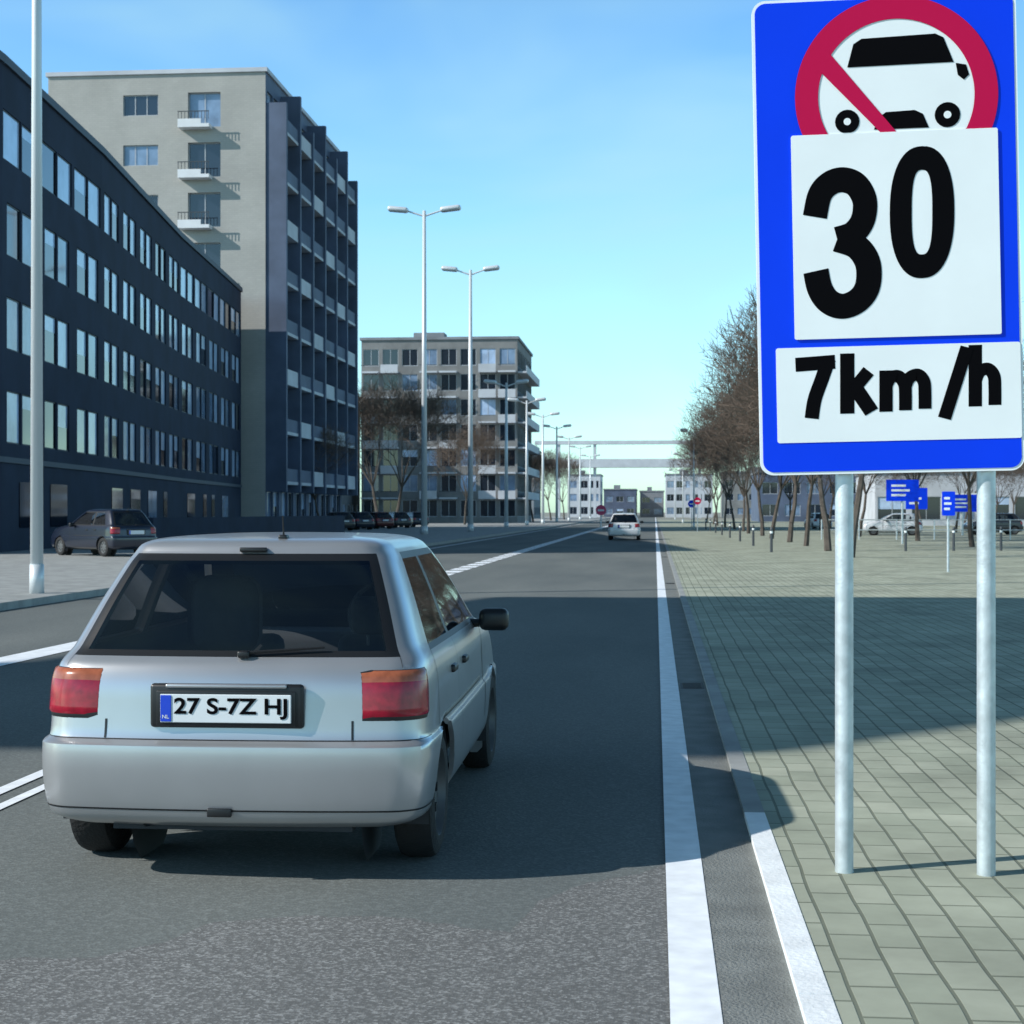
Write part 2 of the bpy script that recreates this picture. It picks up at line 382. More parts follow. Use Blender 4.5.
def make_car(name, loc, yaw, paint, sc=(1,1,1), plate=None):
    root = empty(name, loc, (0,0,yaw), sc)
    ck = paint.name
    if ck in _cache and plate is None:
        for (nm, me, mods) in _cache[ck]:
            o = bpy.data.objects.new(nm, me); scene.collection.objects.link(o); o.parent = root
            if mods:
                q = o.modifiers.new('sol', 'SOLIDIFY'); q.thickness = .022; q.offset = -1; q.material_offset = 2; q.material_offset_rim = 0
        return root
    ts, tj, ss, sk, P = car_grid()
    body = MB(); gl = MB()
    wc = [(AX_R, WR), (AX_F, WR)]
    for side in (1, -1):
        V = {}
        for b in range(len(ss)):
            for a in range(len(ts)):
                V[a,b] = list(P[b][a])
        inside = {}
        for key, p in V.items():
            inside[key] = None
            if p[0] > .55:
                for c in wc:
                    r = math.hypot(p[1]-c[0], p[2]-c[1])
                    if r < AR: inside[key] = c
        for b in range(len(ss)-1):
            for a in range(len(ts)-1):
                ks = [(a,b),(a+1,b),(a+1,b+1),(a,b+1)]
                if all(inside[q] for q in ks): continue
                pts = []
                for q in ks:
                    p = V[q]; c = inside[q]
                    if c:
                        dy, dz = p[1]-c[0], p[2]-c[1]; r = math.hypot(dy, dz) or 1e-4
                        p = [p[0], c[0]+dy/r*AR, c[1]+dz/r*AR]
                    pts.append((p[0]*side, p[1], p[2]))
                if side < 0: pts.reverse()
                m = cellmat(sk[b], tj[a])
                if m == 2: gl.face(pts, 0)
                else: body.face(pts, m)
    cap = [(p[0], p[1], P[-1][0][2]) for p in P[-1]]
    body.face(cap + [(-p[0], p[1], p[2]) for p in reversed(cap[1:-1])], 0)
    bo = body.build('body', [paint, M['black'], M['inner'], M['inner']], root, angle=R(38))
    so = bo.modifiers.new('sol', 'SOLIDIFY'); so.thickness = .022; so.offset = -1; so.material_offset = 2; so.material_offset_rim = 0
    gl.build('windows', [M['glass']], root, angle=R(60))
    u = MB(); u.box(-.60,.60,1.0,2.7,.19,.30,0); u.box(-.50,.50,.12,3.5,.205,.30,0)
    for c in wc:
        for sd in (1,-1):
            n = 18
            for k in range(n):
                a0 = -.25 + (math.pi+.5)*k/n; a1 = -.25 + (math.pi+.5)*(k+1)/n
                q = []
                for (a, x) in ((a0,.79),(a1,.79),(a1,.5),(a0,.5)):
                    q.append((sd*x, c[0]+math.cos(a)*(AR+.004), c[1]+math.sin(a)*(AR+.004)))
                u.face(q, 0)
            u.face([(sd*.5, c[0]+math.cos(2*math.pi*k/20)*AR, c[1]+math.sin(2*math.pi*k/20)*AR) for k in range(20)], 0)
    u.build('underbody', [M['inner']], root)
    w = MB()
    for c in wc:
        for sd in (1,-1):
            cx = sd*.712
            pr = [(-.085*sd,.19),(-.09*sd,.235),(-.075*sd,.272),(-.05*sd,.283),(.05*sd,.283),(.075*sd,.272),(.09*sd,.235),(.085*sd,.19),(.05*sd,.18),(.045*sd,.06),(.06*sd,.0)]
            w.lathe_x(pr, (cx, c[0], c[1]), 32, [0]*7+[1,1,1])
            for k in range(8):
                a = 2*math.pi*k/8
                w.box(cx+sd*.052-.004, cx+sd*.052+.004, c[0]+math.cos(a)*.12-.018, c[0]+math.cos(a)*.12+.018, c[1]+math.sin(a)*.12-.018, c[1]+math.sin(a)*.12+.018, 0)
    w.build('wheels', [M['rubber'], M['rim']], root, angle=R(40))
    tl = MB()
    def lm(a, b): return 1 if b > .62 else 0
    for sd in (1,-1):
        patch(tl, 1.50, 4.85, 5.82, 7.80, 18, 10, .012, lm, sd)
        patch(tl, 1.46, 4.9, 5.70, 7.87, 18, 10, .005, 2, sd)
    tl.build('tail_lights', [M['lred'], M['lorg'], M['black']], root, smooth=True)
    fl = MB()
    for sd in (1,-1): patch(fl, 11.1, 12.2, 5.6, 6.6, 8, 5, .01, 0, sd)
    fl.build('headlights', [M['plate']], root, smooth=True)
    sm = MB()
    for sd in (1,-1):
        patch(sm, 0, 3.3, 4.88, 5.03, 16, 1, .0015, 0, sd, None)
        patch(sm, 1.44, 1.462, 5.05, 5.8, 1, 5, .0015, 0, sd, None)
        patch(sm, 2.90, 2.94, 7.87, 9.0, 1, 8, .0015, 0, sd, None)
        patch(sm, 3.3, 5.2, 4.93, 5.02, 12, 1, .0015, 0, sd, None)
        patch(sm, 7.42, 7.52, 2.3, 9.0, 1, 30, .0015, 0, sd, None)
        patch(sm, 8.98, 9.0, 2.3, 9.0, 1, 30, .0015, 0, sd, None)
        patch(sm, 6.0, 6.02, 5.0, 9.0, 1, 20, .0015, 0, sd, None)
        patch(sm, 6.2, 8.9, 5.2, 5.5, 20, 2, .012, 0, sd)
        patch(sm, 0, 5.6, 1.60, 1.68, 24, 1, .0015, 0, sd, None)
    sm.build('trim_lines', [M['black']], root, smooth=True)
    d = MB()
    d.rbox((0,.045,.727),(.635,.035,.180),.015,0)
    d.rbox((.0,.028,.718),(.575,.012,.142),.004,0)
    d.rbox((.0,.036,.808),(.50,.03,.016),.006,1)
    d.rbox((-.02,-.001,.30),(.10,.02,.035),.005,0)
    d.rbox((0,.475,1.352),(.12,.03,.02),.006,0)
    d.tube((.05,.12,.935),(.38,.15,.958),.008,.005,6,0)
    d.rbox((.05,.12,.930),(.05,.04,.03),.008,0)
    d.tube((.10,.62,1.40),(.10,.60,1.50),.005,.003,6,0); d.rbox((.10,.62,1.405),(.04,.06,.02),.008,0)
    for sd in (1,-1):
        d.rbox((sd*.885,2.22,.935),(.16,.10,.12),.035,0)
        d.tube((sd*.74,2.26,.91),(sd*.84,2.24,.915),.025,.02,8,0)
        for yy in (1.0, 1.45): d.rbox((sd*.808,yy+.05,.79),(.03,.13,.035),.01,0)
    d.tube((-.35,.10,.24),(-.35,.4,.24),.022,.022,10,2)
    d.build('fittings', [M['black'], paint, M['inner']], root, angle=R(30))
    it = MB()
    it.box(-.70,.70,.3,2.6,.40,.44,0)
    it.rbox((0,.34,.84),(1.28,.30,.03),.01,0)
    for x in (-.37,.37):
        hz = 1.10 if x < 0 else 1.0
        it.rbox((x,1.62,.62),(.46,.14,.56),.06,1,Matrix.Rotation(R(-12),3,'X'))
        it.rbox((x,1.50,hz),(.26,.11,.19),.045,1)
        it.tube((x-.05,1.52,.85),(x-.05,1.5,hz),.008,.008,6,2); it.tube((x+.05,1.52,.85),(x+.05,1.5,hz),.008,.008,6,2)
        it.rbox((x,1.8,.50),(.48,.5,.16),.06,1)
    it.rbox((0,.80,.60),(1.26,.16,.50),.06,1,Matrix.Rotation(R(-14),3,'X'))
    it.rbox((-.20,.75,1.05),(.33,.12,.36),.09,1)
    it.rbox((0,2.45,.77),(1.36,.42,.18),.06,0)
    n = 28; c = Vector((.30,2.14,.97)); Rm = Matrix.Rotation(R(62),3,'X')
    ring = [c + Rm @ Vector((math.cos(2*math.pi*k/n)*.19, math.sin(2*math.pi*k/n)*.19, 0)) for k in range(n)]
    for k in range(n): it.tube(ring[k], ring[(k+1)%n], .014, .014, 6, 0)
    it.tube(ring[0], ring[n//2], .014, .014, 6, 0)
    it.rbox((0,2.05,1.27),(.2,.03,.06),.012,0)
    it.build('interior', [M['inner'], M['seat'], M['rim']], root, angle=R(30))
    p = MB(); p.rbox((0,.020,.718),(.54,.008,.115),.003,0); p.rbox((-.246,.0145,.718),(.044,.004,.107),.0015,1)
    p.build('number_plate', [M['plate'], M['euro']], root)
    if plate:
        text_mesh('plate_text', plate, -.212, .255, .676, .762, .0135, M['sblack'], root, bold=.024)
        text_mesh('plate_letter', 'NL', -.260, -.232, .677, .692, .0115, M['plate'], root, bold=.01)
    else:
        _cache[ck] = [(c.name.split('.')[0], c.data, len(c.modifiers) > 0) for c in root.children]
    return root

make_car('hatchback_car', (-1.735, 6.34, .004), R(.5), M['silver'], plate='27 S-7Z HJ', sc=(1.0,1.03,1.0))
make_car('hatchback_car', (-1.66, 86, .004), 0, M['wcar'], sc=(1.06,1.1,1.03))
make_car('parked_car', (-16.2, 49.0, .12), R(52), M['dcar'], sc=(1.03,1.05,1.06))
pc = [(-23.0,118,'dcar2'),(-22.6,124,'dcar'),(-22.2,131,'rcar'),(-21.8,138,'dcar2'),(-21.4,146,'dcar')]
for x, y, c in pc: make_car('parked_car', (x, y, .12), R(35), M[c])

# ------------------------------------------------------------------ main traffic sign
def px2(u, v): return ((u-890)*.00411, (473-v)*.00411)
sg = empty('traffic_sign', (.965, 6.66, 0))
post = MB()
for x in (-.185, .39):
    post.tube((x, .062, .0), (x, .062, 3.5), .0375, .0375, 20, 0, True)
post.build('posts', [M['galv']], sg, angle=R(40))
face = empty('sign_panel', (0, 0, 1.68), (0, R(-1.1), 0)); face.parent = sg
def rrect(x0, x1, z0, z1, r, n=8):
    pts = []
    for cx, cz, a0 in ((x1-r, z0+r, -90), (x1-r, z1-r, 0), (x0+r, z1-r, 90), (x0+r, z0+r, 180)):
        for k in range(n+1):
            a = R(a0 + 90*k/n); pts.append((cx+math.cos(a)*r, cz+math.sin(a)*r))
    return pts
def slab(mb, pts, yf, yb, m=0):
    mb.face([(p[0], yf, p[1]) for p in pts], m)
    mb.face([(p[0], yb, p[1]) for p in reversed(pts)], m)
    n = len(pts)
    for k in range(n):
        a, b = pts[k], pts[(k+1)%n]
        mb.face([(a[0],yf,a[1]),(a[0],yb,a[1]),(b[0],yb,b[1]),(b[0],yf,b[1])], m)
HW = .532
s = MB(); slab(s, rrect(-HW, HW, 0, 1.955, .055), -.0, .022); s.build('backing', [M['swhite']], face)
s = MB(); slab(s, rrect(-HW+.012, HW-.012, .012, 1.943, .045), -.003, .001); s.build('blue_field', [M['blue']], face)
def pr(u0, u1, v0, v1, r=.008):
    a = px2(u0, v1); b = px2(u1, v0); return rrect(a[0], b[0], a[1], b[1], r)
s = MB(); slab(s, pr(778,1017,346,441,.01), -.006, -.002); s.build('lower_plate', [M['swhite']], face)
s = MB(); slab(s, pr(797,999,134,338), -.011, -.002); s.build('upper_plate', [M['swhite']], face)
cx, cz = px2(901, 98); zmin = px2(0, 134.5)[1]
s = MB(); disc = []
for k in range(97):
    a = R(-40 + 260*k/96); disc.append((cx+math.cos(a)*.335, max(zmin, cz+math.sin(a)*.335)))
s.face([(p[0], -.0055, p[1]) for p in disc], 0)
s.build('disc', [M['swhite']], face)
s = MB()
for k in range(96):
    q = []
    for (a, r) in ((k,.314),(k+1,.314),(k+1,.408),(k,.408)):
        an = R(-38 + 256*a/96); q.append((cx+math.cos(an)*r, -.0085, max(zmin, cz+math.sin(an)*r)))
    q.reverse(); s.face(q, 0)
a0, a1 = px2(828,58), px2(893,140)
dx, dz = a1[0]-a0[0], a1[1]-a0[1]; l = math.hypot(dx,dz); nx, nz = -dz/l*.04, dx/l*.04
bar = [(a0[0]+nx,a0[1]+nz),(a0[0]-nx,a0[1]-nz),(a1[0]-nx,a1[1]-nz),(a1[0]+nx,a1[1]+nz)]
s.face([(p[0], -.0095, max(zmin, p[1])) for p in bar], 0)
s.build('prohibition_ring', [M['sred']], face)
s = MB()
def tl_(u, v): return px2(u + .0192*(473-v), v)
def poly(pts, m=0, y=-.0075): s.face([(tl_(u, v)[0], y, tl_(u, v)[1]) for u, v in pts], m)
poly([(846,68),(950,67),(940,42),(932,38),(860,40),(852,45)])
poly([(952,68),(962,70),(965,80),(960,85),(954,80)])
poly([(872,131),(926,131),(920,117),(912,113),(884,114),(878,118)])
for (u, v, r) in ((846,122,12),(944,119,12.5)):
    poly([(u+r*math.cos(2*math.pi*k/20), min(133, v-r*math.sin(2*math.pi*k/20)*1.0)) for k in range(20)], 0)
    poly([(u+r*.3*math.cos(2*math.pi*k/20), v-r*.3*math.sin(2*math.pi*k/20)) for k in range(20)], 1, -.0082)
s.build('car_symbol', [M['sblack'], M['swhite']], face)
def cr(pts, n=8):
    if len(pts) < 3: return pts
    out = []; P = [pts[0]] + pts + [pts[-1]]
    for i in range(1, len(P)-2):
        for k in range(n):
            t = k/n; a, b, c, d = P[i-1], P[i], P[i+1], P[i+2]
            out.append(tuple(.5*((2*b[q])+(-a[q]+c[q])*t+(2*a[q]-5*b[q]+4*c[q]-d[q])*t*t+(-a[q]+3*b[q]-3*c[q]+d[q])*t**3) for q in (0,1)))
    out.append(pts[-1]); return out
_yo = [0]
def stroke(mb, pts, wx, wy, y, smooth=True):
    p = cr(pts) if smooth else pts
    n = len(p); _yo[0] += 1; y -= .0001*(_yo[0] % 12)
    L = []; Rr = []
    for i in range(n):
        a = p[max(0,i-1)]; b = p[min(n-1,i+1)]
        dx, dy = b[0]-a[0], b[1]-a[1]; l = math.hypot(dx,dy) or 1
        nx, ny = -dy/l*wx/2, dx/l*wy/2
        L.append((p[i][0]+nx, p[i][1]+ny)); Rr.append((p[i][0]-nx, p[i][1]-ny))
    for i in range(n-1):
        mb.face([(tl_(*q)[0], y, tl_(*q)[1]) for q in (L[i], L[i+1], Rr[i+1], Rr[i])], 0)
g = MB()
stroke(g, [(814,216),(819,194),(829,183),(842,180),(855,186),(863,202),(861,221),(851,234),(836,239)], 24, 25, -.0125)
stroke(g, [(836,239),(855,247),(866,264),(866,286),(857,300),(842,306),(828,301),(819,288),(815,270)], 25, 25, -.0125)
g.build('digit_3', [M['sblack']], face)
g = MB()
def se(t, rx, ry, e): c, q = math.cos(t), math.sin(t); return (919+math.copysign(abs(c)**e, c)*rx, 215+math.copysign(abs(q)**e, q)*ry)
for k in range(56):
    t0, t1 = 2*math.pi*k/56, 2*math.pi*(k+1)/56
    g.face([(tl_(*q)[0], -.0128, tl_(*q)[1]) for q in (se(t0,31.5,65.5,.86), se(t1,31.5,65.5,.86), se(t1,10,42,.72), se(t0,10,42,.72))], 0)
g.build('digit_0', [M['sblack']], face)
g = MB(); yy = -.0068
stroke(g, [(795,363),(834,361)], 13, 14, yy, False); stroke(g, [(828,358),(821,378),(814,398),(811,417)], 14, 13, yy)
stroke(g, [(846,353),(846,413)], 14, 12, yy, False); stroke(g, [(867,371),(848,394)], 13, 13, yy, False); stroke(g, [(853,386),(870,412)], 15, 13, yy, False)
stroke(g, [(884,371),(884,412)], 13, 12, yy, False)
stroke(g, [(884,387),(888,379),(896,377),(902,385),(903,396),(903,411)], 12.5, 12, yy)
stroke(g, [(903,387),(907,379),(915,376),(921,383),(922,396),(922,410)], 12.5, 12, yy)
stroke(g, [(963,350),(941,420)], 13, 12, yy, False)
stroke(g, [(971,348),(971,409)], 13, 12, yy, False); stroke(g, [(971,384),(975,375),(983,372),(989,379),(990,392),(990,408)], 12.5, 12, yy)
g.build('speed_text', [M['sblack']], face)
br = MB()
for z in (.35, 1.0, 1.65): br.box(-.28, .47, .022, .034, z-.03, z+.03)
br.build('brackets', [M['galv']], face)

# ------------------------------------------------------------------ lamps
def lamp(x, y, h, arm=2.2, r=.11, z0=.12):
    e = empty('street_lamp', (x, y, z0)); m = MB()
    m.tube((0,0,0),(0,0,h),r*1.1,r*.55,14,0,True); m.tube((0,0,0),(0,0,.5),r*1.25,r*1.2,14,0,True)
    for sd in (1,-1):
        m.tube((0,0,h-.35),(sd*arm*.5,0,h+.0),.06,.05,8); m.tube((sd*arm*.5,0,h),(sd*arm*.9,0,h+.1),.05,.05,8)
    m.build('pole', [M['lamp']], e, smooth=True)
    m = MB()
    for sd in (1,-1):
        m.rbox((sd*arm*.76,0,h+.10),(arm*.60,.6,.34),.16,0,Matrix.Rotation(R(-6*sd),3,'Y'))
    m.build('luminaires', [M['lamp']], e, smooth=True)
lamp(-10.6, 26.7, 20, r=.1)
lamp(-14.5, 100, 20.4, 2.2, .19)
lamp(-13.3, 115, 18.9, 2.0, .19)
for y in (143,166,190,217,248,285,330): lamp(-13.3, y, 13, 1.9, .17)
for y in (150, 210, 290): lamp(3.6, y, 9, 1.2, .08, .03)

# ------------------------------------------------------------------ buildings
def facade(mb, P, Q, rows, cols, z0=0, depth=.18, wall=0, frame=1, glass=(2,3,4), gw=(1,1,1), mull=1, fw=.07):
    P = Vector((P[0],P[1],0)); Q = Vector((Q[0],Q[1],0)); L = (Q-P).length; d = (Q-P)/L
    n = Vector((d.y,-d.x,0))
    tot = sum(c[0] for c in cols); k = L/tot
    def pt(s, z, dp=0): v = P + d*s - n*dp; return (v.x, v.y, z)
    def q(s0,s1,za,zb,dp,m):
        mb.face([pt(s0,za,dp),pt(s1,za,dp),pt(s1,zb,dp),pt(s0,zb,dp)], m)
    z = z0
    for (h, rt) in rows:
        s = 0
        for (w, ct) in cols:
            w *= k
            if rt and ct:
                g = random.choices(glass, gw)[0]
                q(s,s+w,z,z+h,depth,g)
                mb.face([pt(s,z),pt(s,z+h),pt(s,z+h,depth),pt(s,z,depth)], wall)
                mb.face([pt(s+w,z),pt(s+w,z+h),pt(s+w,z+h,depth),pt(s+w,z,depth)], wall)
                mb.face([pt(s,z),pt(s+w,z),pt(s+w,z,depth),pt(s,z,depth)], frame)
                mb.face([pt(s,z+h),pt(s+w,z+h),pt(s+w,z+h,depth),pt(s,z+h,depth)], wall)
                dd = depth - min(.04, depth*.3)
                if g == 4 and random.random() < .45:
                    hb = h*random.uniform(.25,.6); q(s+fw,s+w-fw,z+fw,z+h-hb,dd+.008,2)
                q(s,s+fw,z,z+h,dd,frame); q(s+w-fw,s+w,z,z+h,dd,frame)
                q(s+fw,s+w-fw,z,z+fw,dd,frame); q(s+fw,s+w-fw,z+h-fw,z+h,dd,frame)
                for a in range(mull):
                    c = s + w*(a+1)/(mull+1); q(c-.035,c+.035,z+fw,z+h-fw,dd-.004,frame)
            else:
                q(s,s+w,z,z+h,0,wall)
            s += w
        z += h
    return z

db = empty('dark_office_building')
pl = [(-22.5,51.0),(-22.6,53.8),(-24.05,68),(-26.9,89),(-29.3,111.5)]
rows = [(3.2,0)] + [(.75,0),(1.85,1),(.7,0)]*3 + [(.75,0),(1.75,1),(1.2,0)] + [(.35,0)]
H = sum(r[0] for r in rows)
m = MB()
for si, (a, b) in enumerate(zip(pl, pl[1:])):
    L = math.hypot(b[0]-a[0], b[1]-a[1]); n = max(1, round(L/4.3))
    cols = []
    for k in range(n): cols += [(.5,0),(1.5,1),(.18,0),(1.5,1),(.62,0)]
    cols_top = []
    for k in range(n): cols_top += [(.12,0),(1.9,1),(.12,0),(1.9,1),(.26,0)]
    z = facade(m, a, b, rows[:10], cols, 0, glass=(2,3,4), gw=(1,2.5,5), mull=0, depth=.07, fw=.05)
    facade(m, a, b, rows[10:], cols_top if si % 2 == 1 else cols, z, glass=(2,3,4), gw=(1,2.5,5), mull=0, depth=.07, fw=.05)
facade(m, (-45,51),(-22.5,51), rows, [(1.2,0),(1.6,1),(1.2,0)]*5, 0, glass=(2,3,4), gw=(1,2,3), mull=1, depth=.07, fw=.05)
m.face([(-29.3,111.5,0),(-29.3,111.5,H),(-45,111.5,H),(-45,111.5,0)],0)
m.face([(-45,51,0),(-45,111.5,0),(-45,111.5,H),(-45,51,H)],0)
m.build('walls', [M['dbrick'], M['dframe'], M['gl_d'], M['gl_m'], M['gl_l']], db)
m = MB(); rp = pl + [(-45,111.5),(-45,51)]
m.face([(p[0],p[1],H) for p in rp],0)
for (a, b) in zip(pl, pl[1:]):
    for zz, th, pj in ((H-.02,.3,.12),(3.25,.2,.08)):
        A = Vector((a[0],a[1],0)); B = Vector((b[0],b[1],0)); d = (B-A).normalized(); nn = Vector((d.y,-d.x,0))
        p = [A+nn*pj, B+nn*pj, B-nn*.2, A-nn*.2]
        m.face([(q.x,q.y,zz+th) for q in p],1); m.face([(q.x,q.y,zz) for q in reversed(p)],1)
        m.face([(p[0].x,p[0].y,zz),(p[1].x,p[1].y,zz),(p[1].x,p[1].y,zz+th),(p[0].x,p[0].y,zz+th)],1)
m.build('roof', [M['dbrick'], M['dtrim']], db)
m = MB()
for (a, b) in zip(pl, pl[1:]):
    A = Vector((a[0],a[1],0)); B = Vector((b[0],b[1],0)); L = (B-A).length; d = (B-A)/L; nn = Vector((d.y,-d.x,0))
    k = 2.0
    while k < L-4:
        w = random.choice((1.1, 2.4, 2.4)); z0 = .12 if w < 2 else .95
        p0 = A+d*k+nn*.03; p1 = A+d*(k+w)+nn*.03
        m.face([(p0.x,p0.y,z0),(p1.x,p1.y,z0),(p1.x,p1.y,2.6),(p0.x,p0.y,2.6)], random.choice((0,0,1)))
        k += w + random.uniform(1.5,3.5)
m.build('ground_floor_windows', [M['gl_d'], M['gl_m']], db)

tw = empty('apartment_tower')
m = MB(); x0, x1, y0, y1 = -44.0, -27.9, 113.0, 141.0
SH = 3.62; NS = 9; Ht = NS*SH + .6
for f in range(NS):
    z = f*SH
    facade(m, (x0,y0),(x0+5.6,y0), [(SH,0)], [(1,0)], z)
    facade(m, (x0+5.6,y0),(x0+8.2,y0), [(1.25,0),(1.5,1),(SH-2.75,0)], [(1,1)], z, glass=(2,3), gw=(3,2), mull=2)
    facade(m, (x0+8.2,y0),(x0+10.4,y0), [(SH,0)], [(1,0)], z)
    facade(m, (x0+10.4,y0),(x0+12.8,y0), [(.35,0),(2.5,1),(SH-2.85,0)], [(1,1)], z, glass=(2,3), gw=(3,1), mull=1, depth=.3)
    facade(m, (x0+12.8,y0),(x1,y0), [(SH,0)], [(1,0)], z)
m.face([(x0,y0,NS*SH),(x1,y0,NS*SH),(x1,y0,Ht),(x0,y0,Ht)],0)
m.face([(x0,y0,0),(x0,y0,Ht),(x0,y1,Ht),(x0,y1,0)],0)
m.face([(x0,y1,0),(x0,y1,Ht),(x1,y1,Ht),(x1,y1,0)],0)
m.build('walls', [M['beige'], M['wframe'], M['gl_d'], M['gl_m'], M['gl_l']], tw)
m = MB()
rws = []
for f in range(NS): rws += [(.9,0),(2.1,1),(SH-3.0,0)]
rws += [(.6,0)]
cl = []
for k in range(6): cl += [(.5,0),(1.7,1),(.3,0),(1.7,1),(.5,0)]
facade(m, (x1,y0),(x1,y1), rws, cl, 0, glass=(2,3,4), gw=(4,2,2), depth=.2)
for k in range(7):
    yy = y0 + .3 + k*(y1-y0-.6)/6
    m.box(x1+.002, x1+1.5, yy-.2, yy+.2, 3, Ht-2.2+ (k%2)*1.6, 5)
for f in range(1, NS):
    for k in range(6):
        ya = y0+.52+k*(y1-y0-.6)/6; yb = ya + (y1-y0-.6)/6 - .44
        m.box(x1+.004, x1+1.35, ya, yb, f*SH-.1, f*SH+.12, 6)
        m.box(x1+1.27, x1+1.33, ya, yb, f*SH+.12, f*SH+1.05, 5 if (f+k)%3 else 6)
m.build('balcony_side', [M['bluegrey'], M['wframe'], M['gl_d'], M['gl_m'], M['gl_l'], M['bluegrey'], M['offwhite']], tw)
m = MB()
m.box(x0-.15, x1+.15, y0-.15, y1+.15, Ht, Ht+.3, 0)
m.box(x0+3, x0+9, y0+12, y0+18, Ht+.3, Ht+2.0, 1)
m.build('roof', [M['offwhite'], M['bluegrey']], tw)
m = MB()
for f in range(3, NS):
    z = f*SH
    m.box(x0+9.9, x0+12.2, y0-.9, y0-.002, z+.15, z+.40, 0)
    m.box(x0+9.9, x0+11.6, y0-.9, y0-.85, z+.40, z+.75, 0)
    for a in range(10): m.box(x0+9.92+a*.245, x0+9.96+a*.245, y0-.89, y0-.86, z+.75, z+1.25, 1)
    m.box(x0+9.9, x0+12.2, y0-.9, y0-.84, z+1.25, z+1.31, 1)
m.build('balconies', [M['white'], M['dframe']], tw)

def block(name, x0, x1, y0, y1, floors, sh, wallm, bay=3.0, win=1.8, wh=1.6, gw=(3,2,1), balc=False, side='E', frame='wframe', top=.8, sill=.9, depth=.12):
    e = empty(name); m = MB()
    rws = []
    for f in range(floors): rws += [(sill,0),(wh,1),(sh-sill-wh,0)]
    rws += [(top,0)]; H = floors*sh+top
    def cols(L):
        n = max(1, round(L/bay)); c = []
        for k in range(n): c += [((bay-win)/2,0),(win,1),((bay-win)/2,0)]
        return c, n
    c, n = cols(x1-x0); facade(m, (x0,y0),(x1,y0), rws, c, gw=gw, depth=depth)
    c2, n2 = cols(y1-y0)
    if side == 'E':
        facade(m, (x1,y0),(x1,y1), rws, c2, gw=gw, depth=depth); m.face([(x0,y0,0),(x0,y0,H),(x0,y1,H),(x0,y1,0)],0)
    else:
        facade(m, (x0,y1),(x0,y0), rws, c2, gw=gw, depth=depth); m.face([(x1,y0,0),(x1,y0,H),(x1,y1,H),(x1,y1,0)],0)
    m.face([(x0,y1,0),(x0,y1,H),(x1,y1,H),(x1,y1,0)],0)
    m.build('walls', [M[wallm], M[frame], M['gl_d'], M['gl_m'], M['gl_l']], e)
    m = MB(); m.box(x0-.2,x1+.2,y0-.2,y1+.2,H,H+.35,0); m.box(x0+(x1-x0)*.3,x0+(x1-x0)*.5,y0+5,y0+8,H+.35,H+1.5,0)
    m.build('roof', [M['greyconc']], e)
    if balc:
        m = MB(); bw = (x1-x0)/n
        for f in range(1, floors):
            for k in range(n):
                if k % 3 == 2: continue
                xa = x0+k*bw+.15; xb = xa+bw-.3
                m.box(xa,xb,y0-1.2,y0-.003,f*sh-.1,f*sh+.12,0)
                if (f*7+k*3)%4 < 2: m.box(xa,xb,y0-1.2,y0-1.14,f*sh+.12,f*sh+1.0,0)
                else: m.box(xa,xb,y0-1.2,y0-1.16,f*sh+.85,f*sh+.95,1)
        m.build('balconies', [M['offwhite'], M['dframe']], e)
        m = MB()
        for f in range(1, floors):
            m.box(x1+.003,x1+1.2,y0+.3,y1-.3,f*sh-.1,f*sh+.12,0)
            m.box(x1+1.14,x1+1.2,y0+.3,y1-.3,f*sh+.12,f*sh+.9,0)
        m.build('side_balconies', [M['offwhite']], e)
    return e
block('apartment_block', -38.5, -17.9, 208, 232, 7, 3.3, 'brownbrick', bay=2.6, win=2.1, wh=2.2, gw=(6,1.5,.6), balc=True, top=1.0)
block('apartment_block', -60, -40, 190, 215, 5, 3.2, 'greyconc', bay=3, win=2)
block('office_building', -24, -15, 440, 460, 3, 3.6, 'offwhite', bay=2.6, win=1.9, wh=2.0, gw=(3,2,1))
block('office_building', -15, -5.6, 470, 500, 2, 3.6, 'bluegrey', bay=3, win=2)
block('office_building', -4.5, 2.6, 480, 500, 2, 3.4, 'greyconc', bay=3, win=2)
block('office_building', 3, 16, 450, 480, 3, 3.7, 'offwhite', bay=2.8, win=2.1, wh=1.9)
block('apartment_block', 17, 40, 400, 420, 3, 3.5, 'brownbrick', bay=3, win=2)
block('apartment_block', -48, -25, 330, 350, 4, 3.4, 'greyconc', bay=3, win=2, side='E')
block('shop_building', 24, 46, 178, 195, 1, 5.0, 'offwhite', bay=3.4, win=2.9, wh=2.6, gw=(3,2,2), sill=.6)
block('shop_building', 47, 75, 172, 195, 2, 3.3, 'white', bay=3.2, win=2.6, wh=1.9, gw=(2,2,2))
block('office_building', 16, 40, 250, 270, 2, 3.4, 'bluegrey', bay=3.4, win=2.4, wh=1.8)

fb = empty('footbridge'); m = MB()
m.box(-34,12,398,402,12.6,13.5); m.box(-34,12,398,398.3,13.5,14.7)
m.box(-30,11,399,401,18.4,19.3)
for x in (-33,-24,-15,9,11): m.box(x-.35,x+.35,399.4,400.6,0,18.4)
m.build('deck_and_beams', [M['offwhite']], fb)

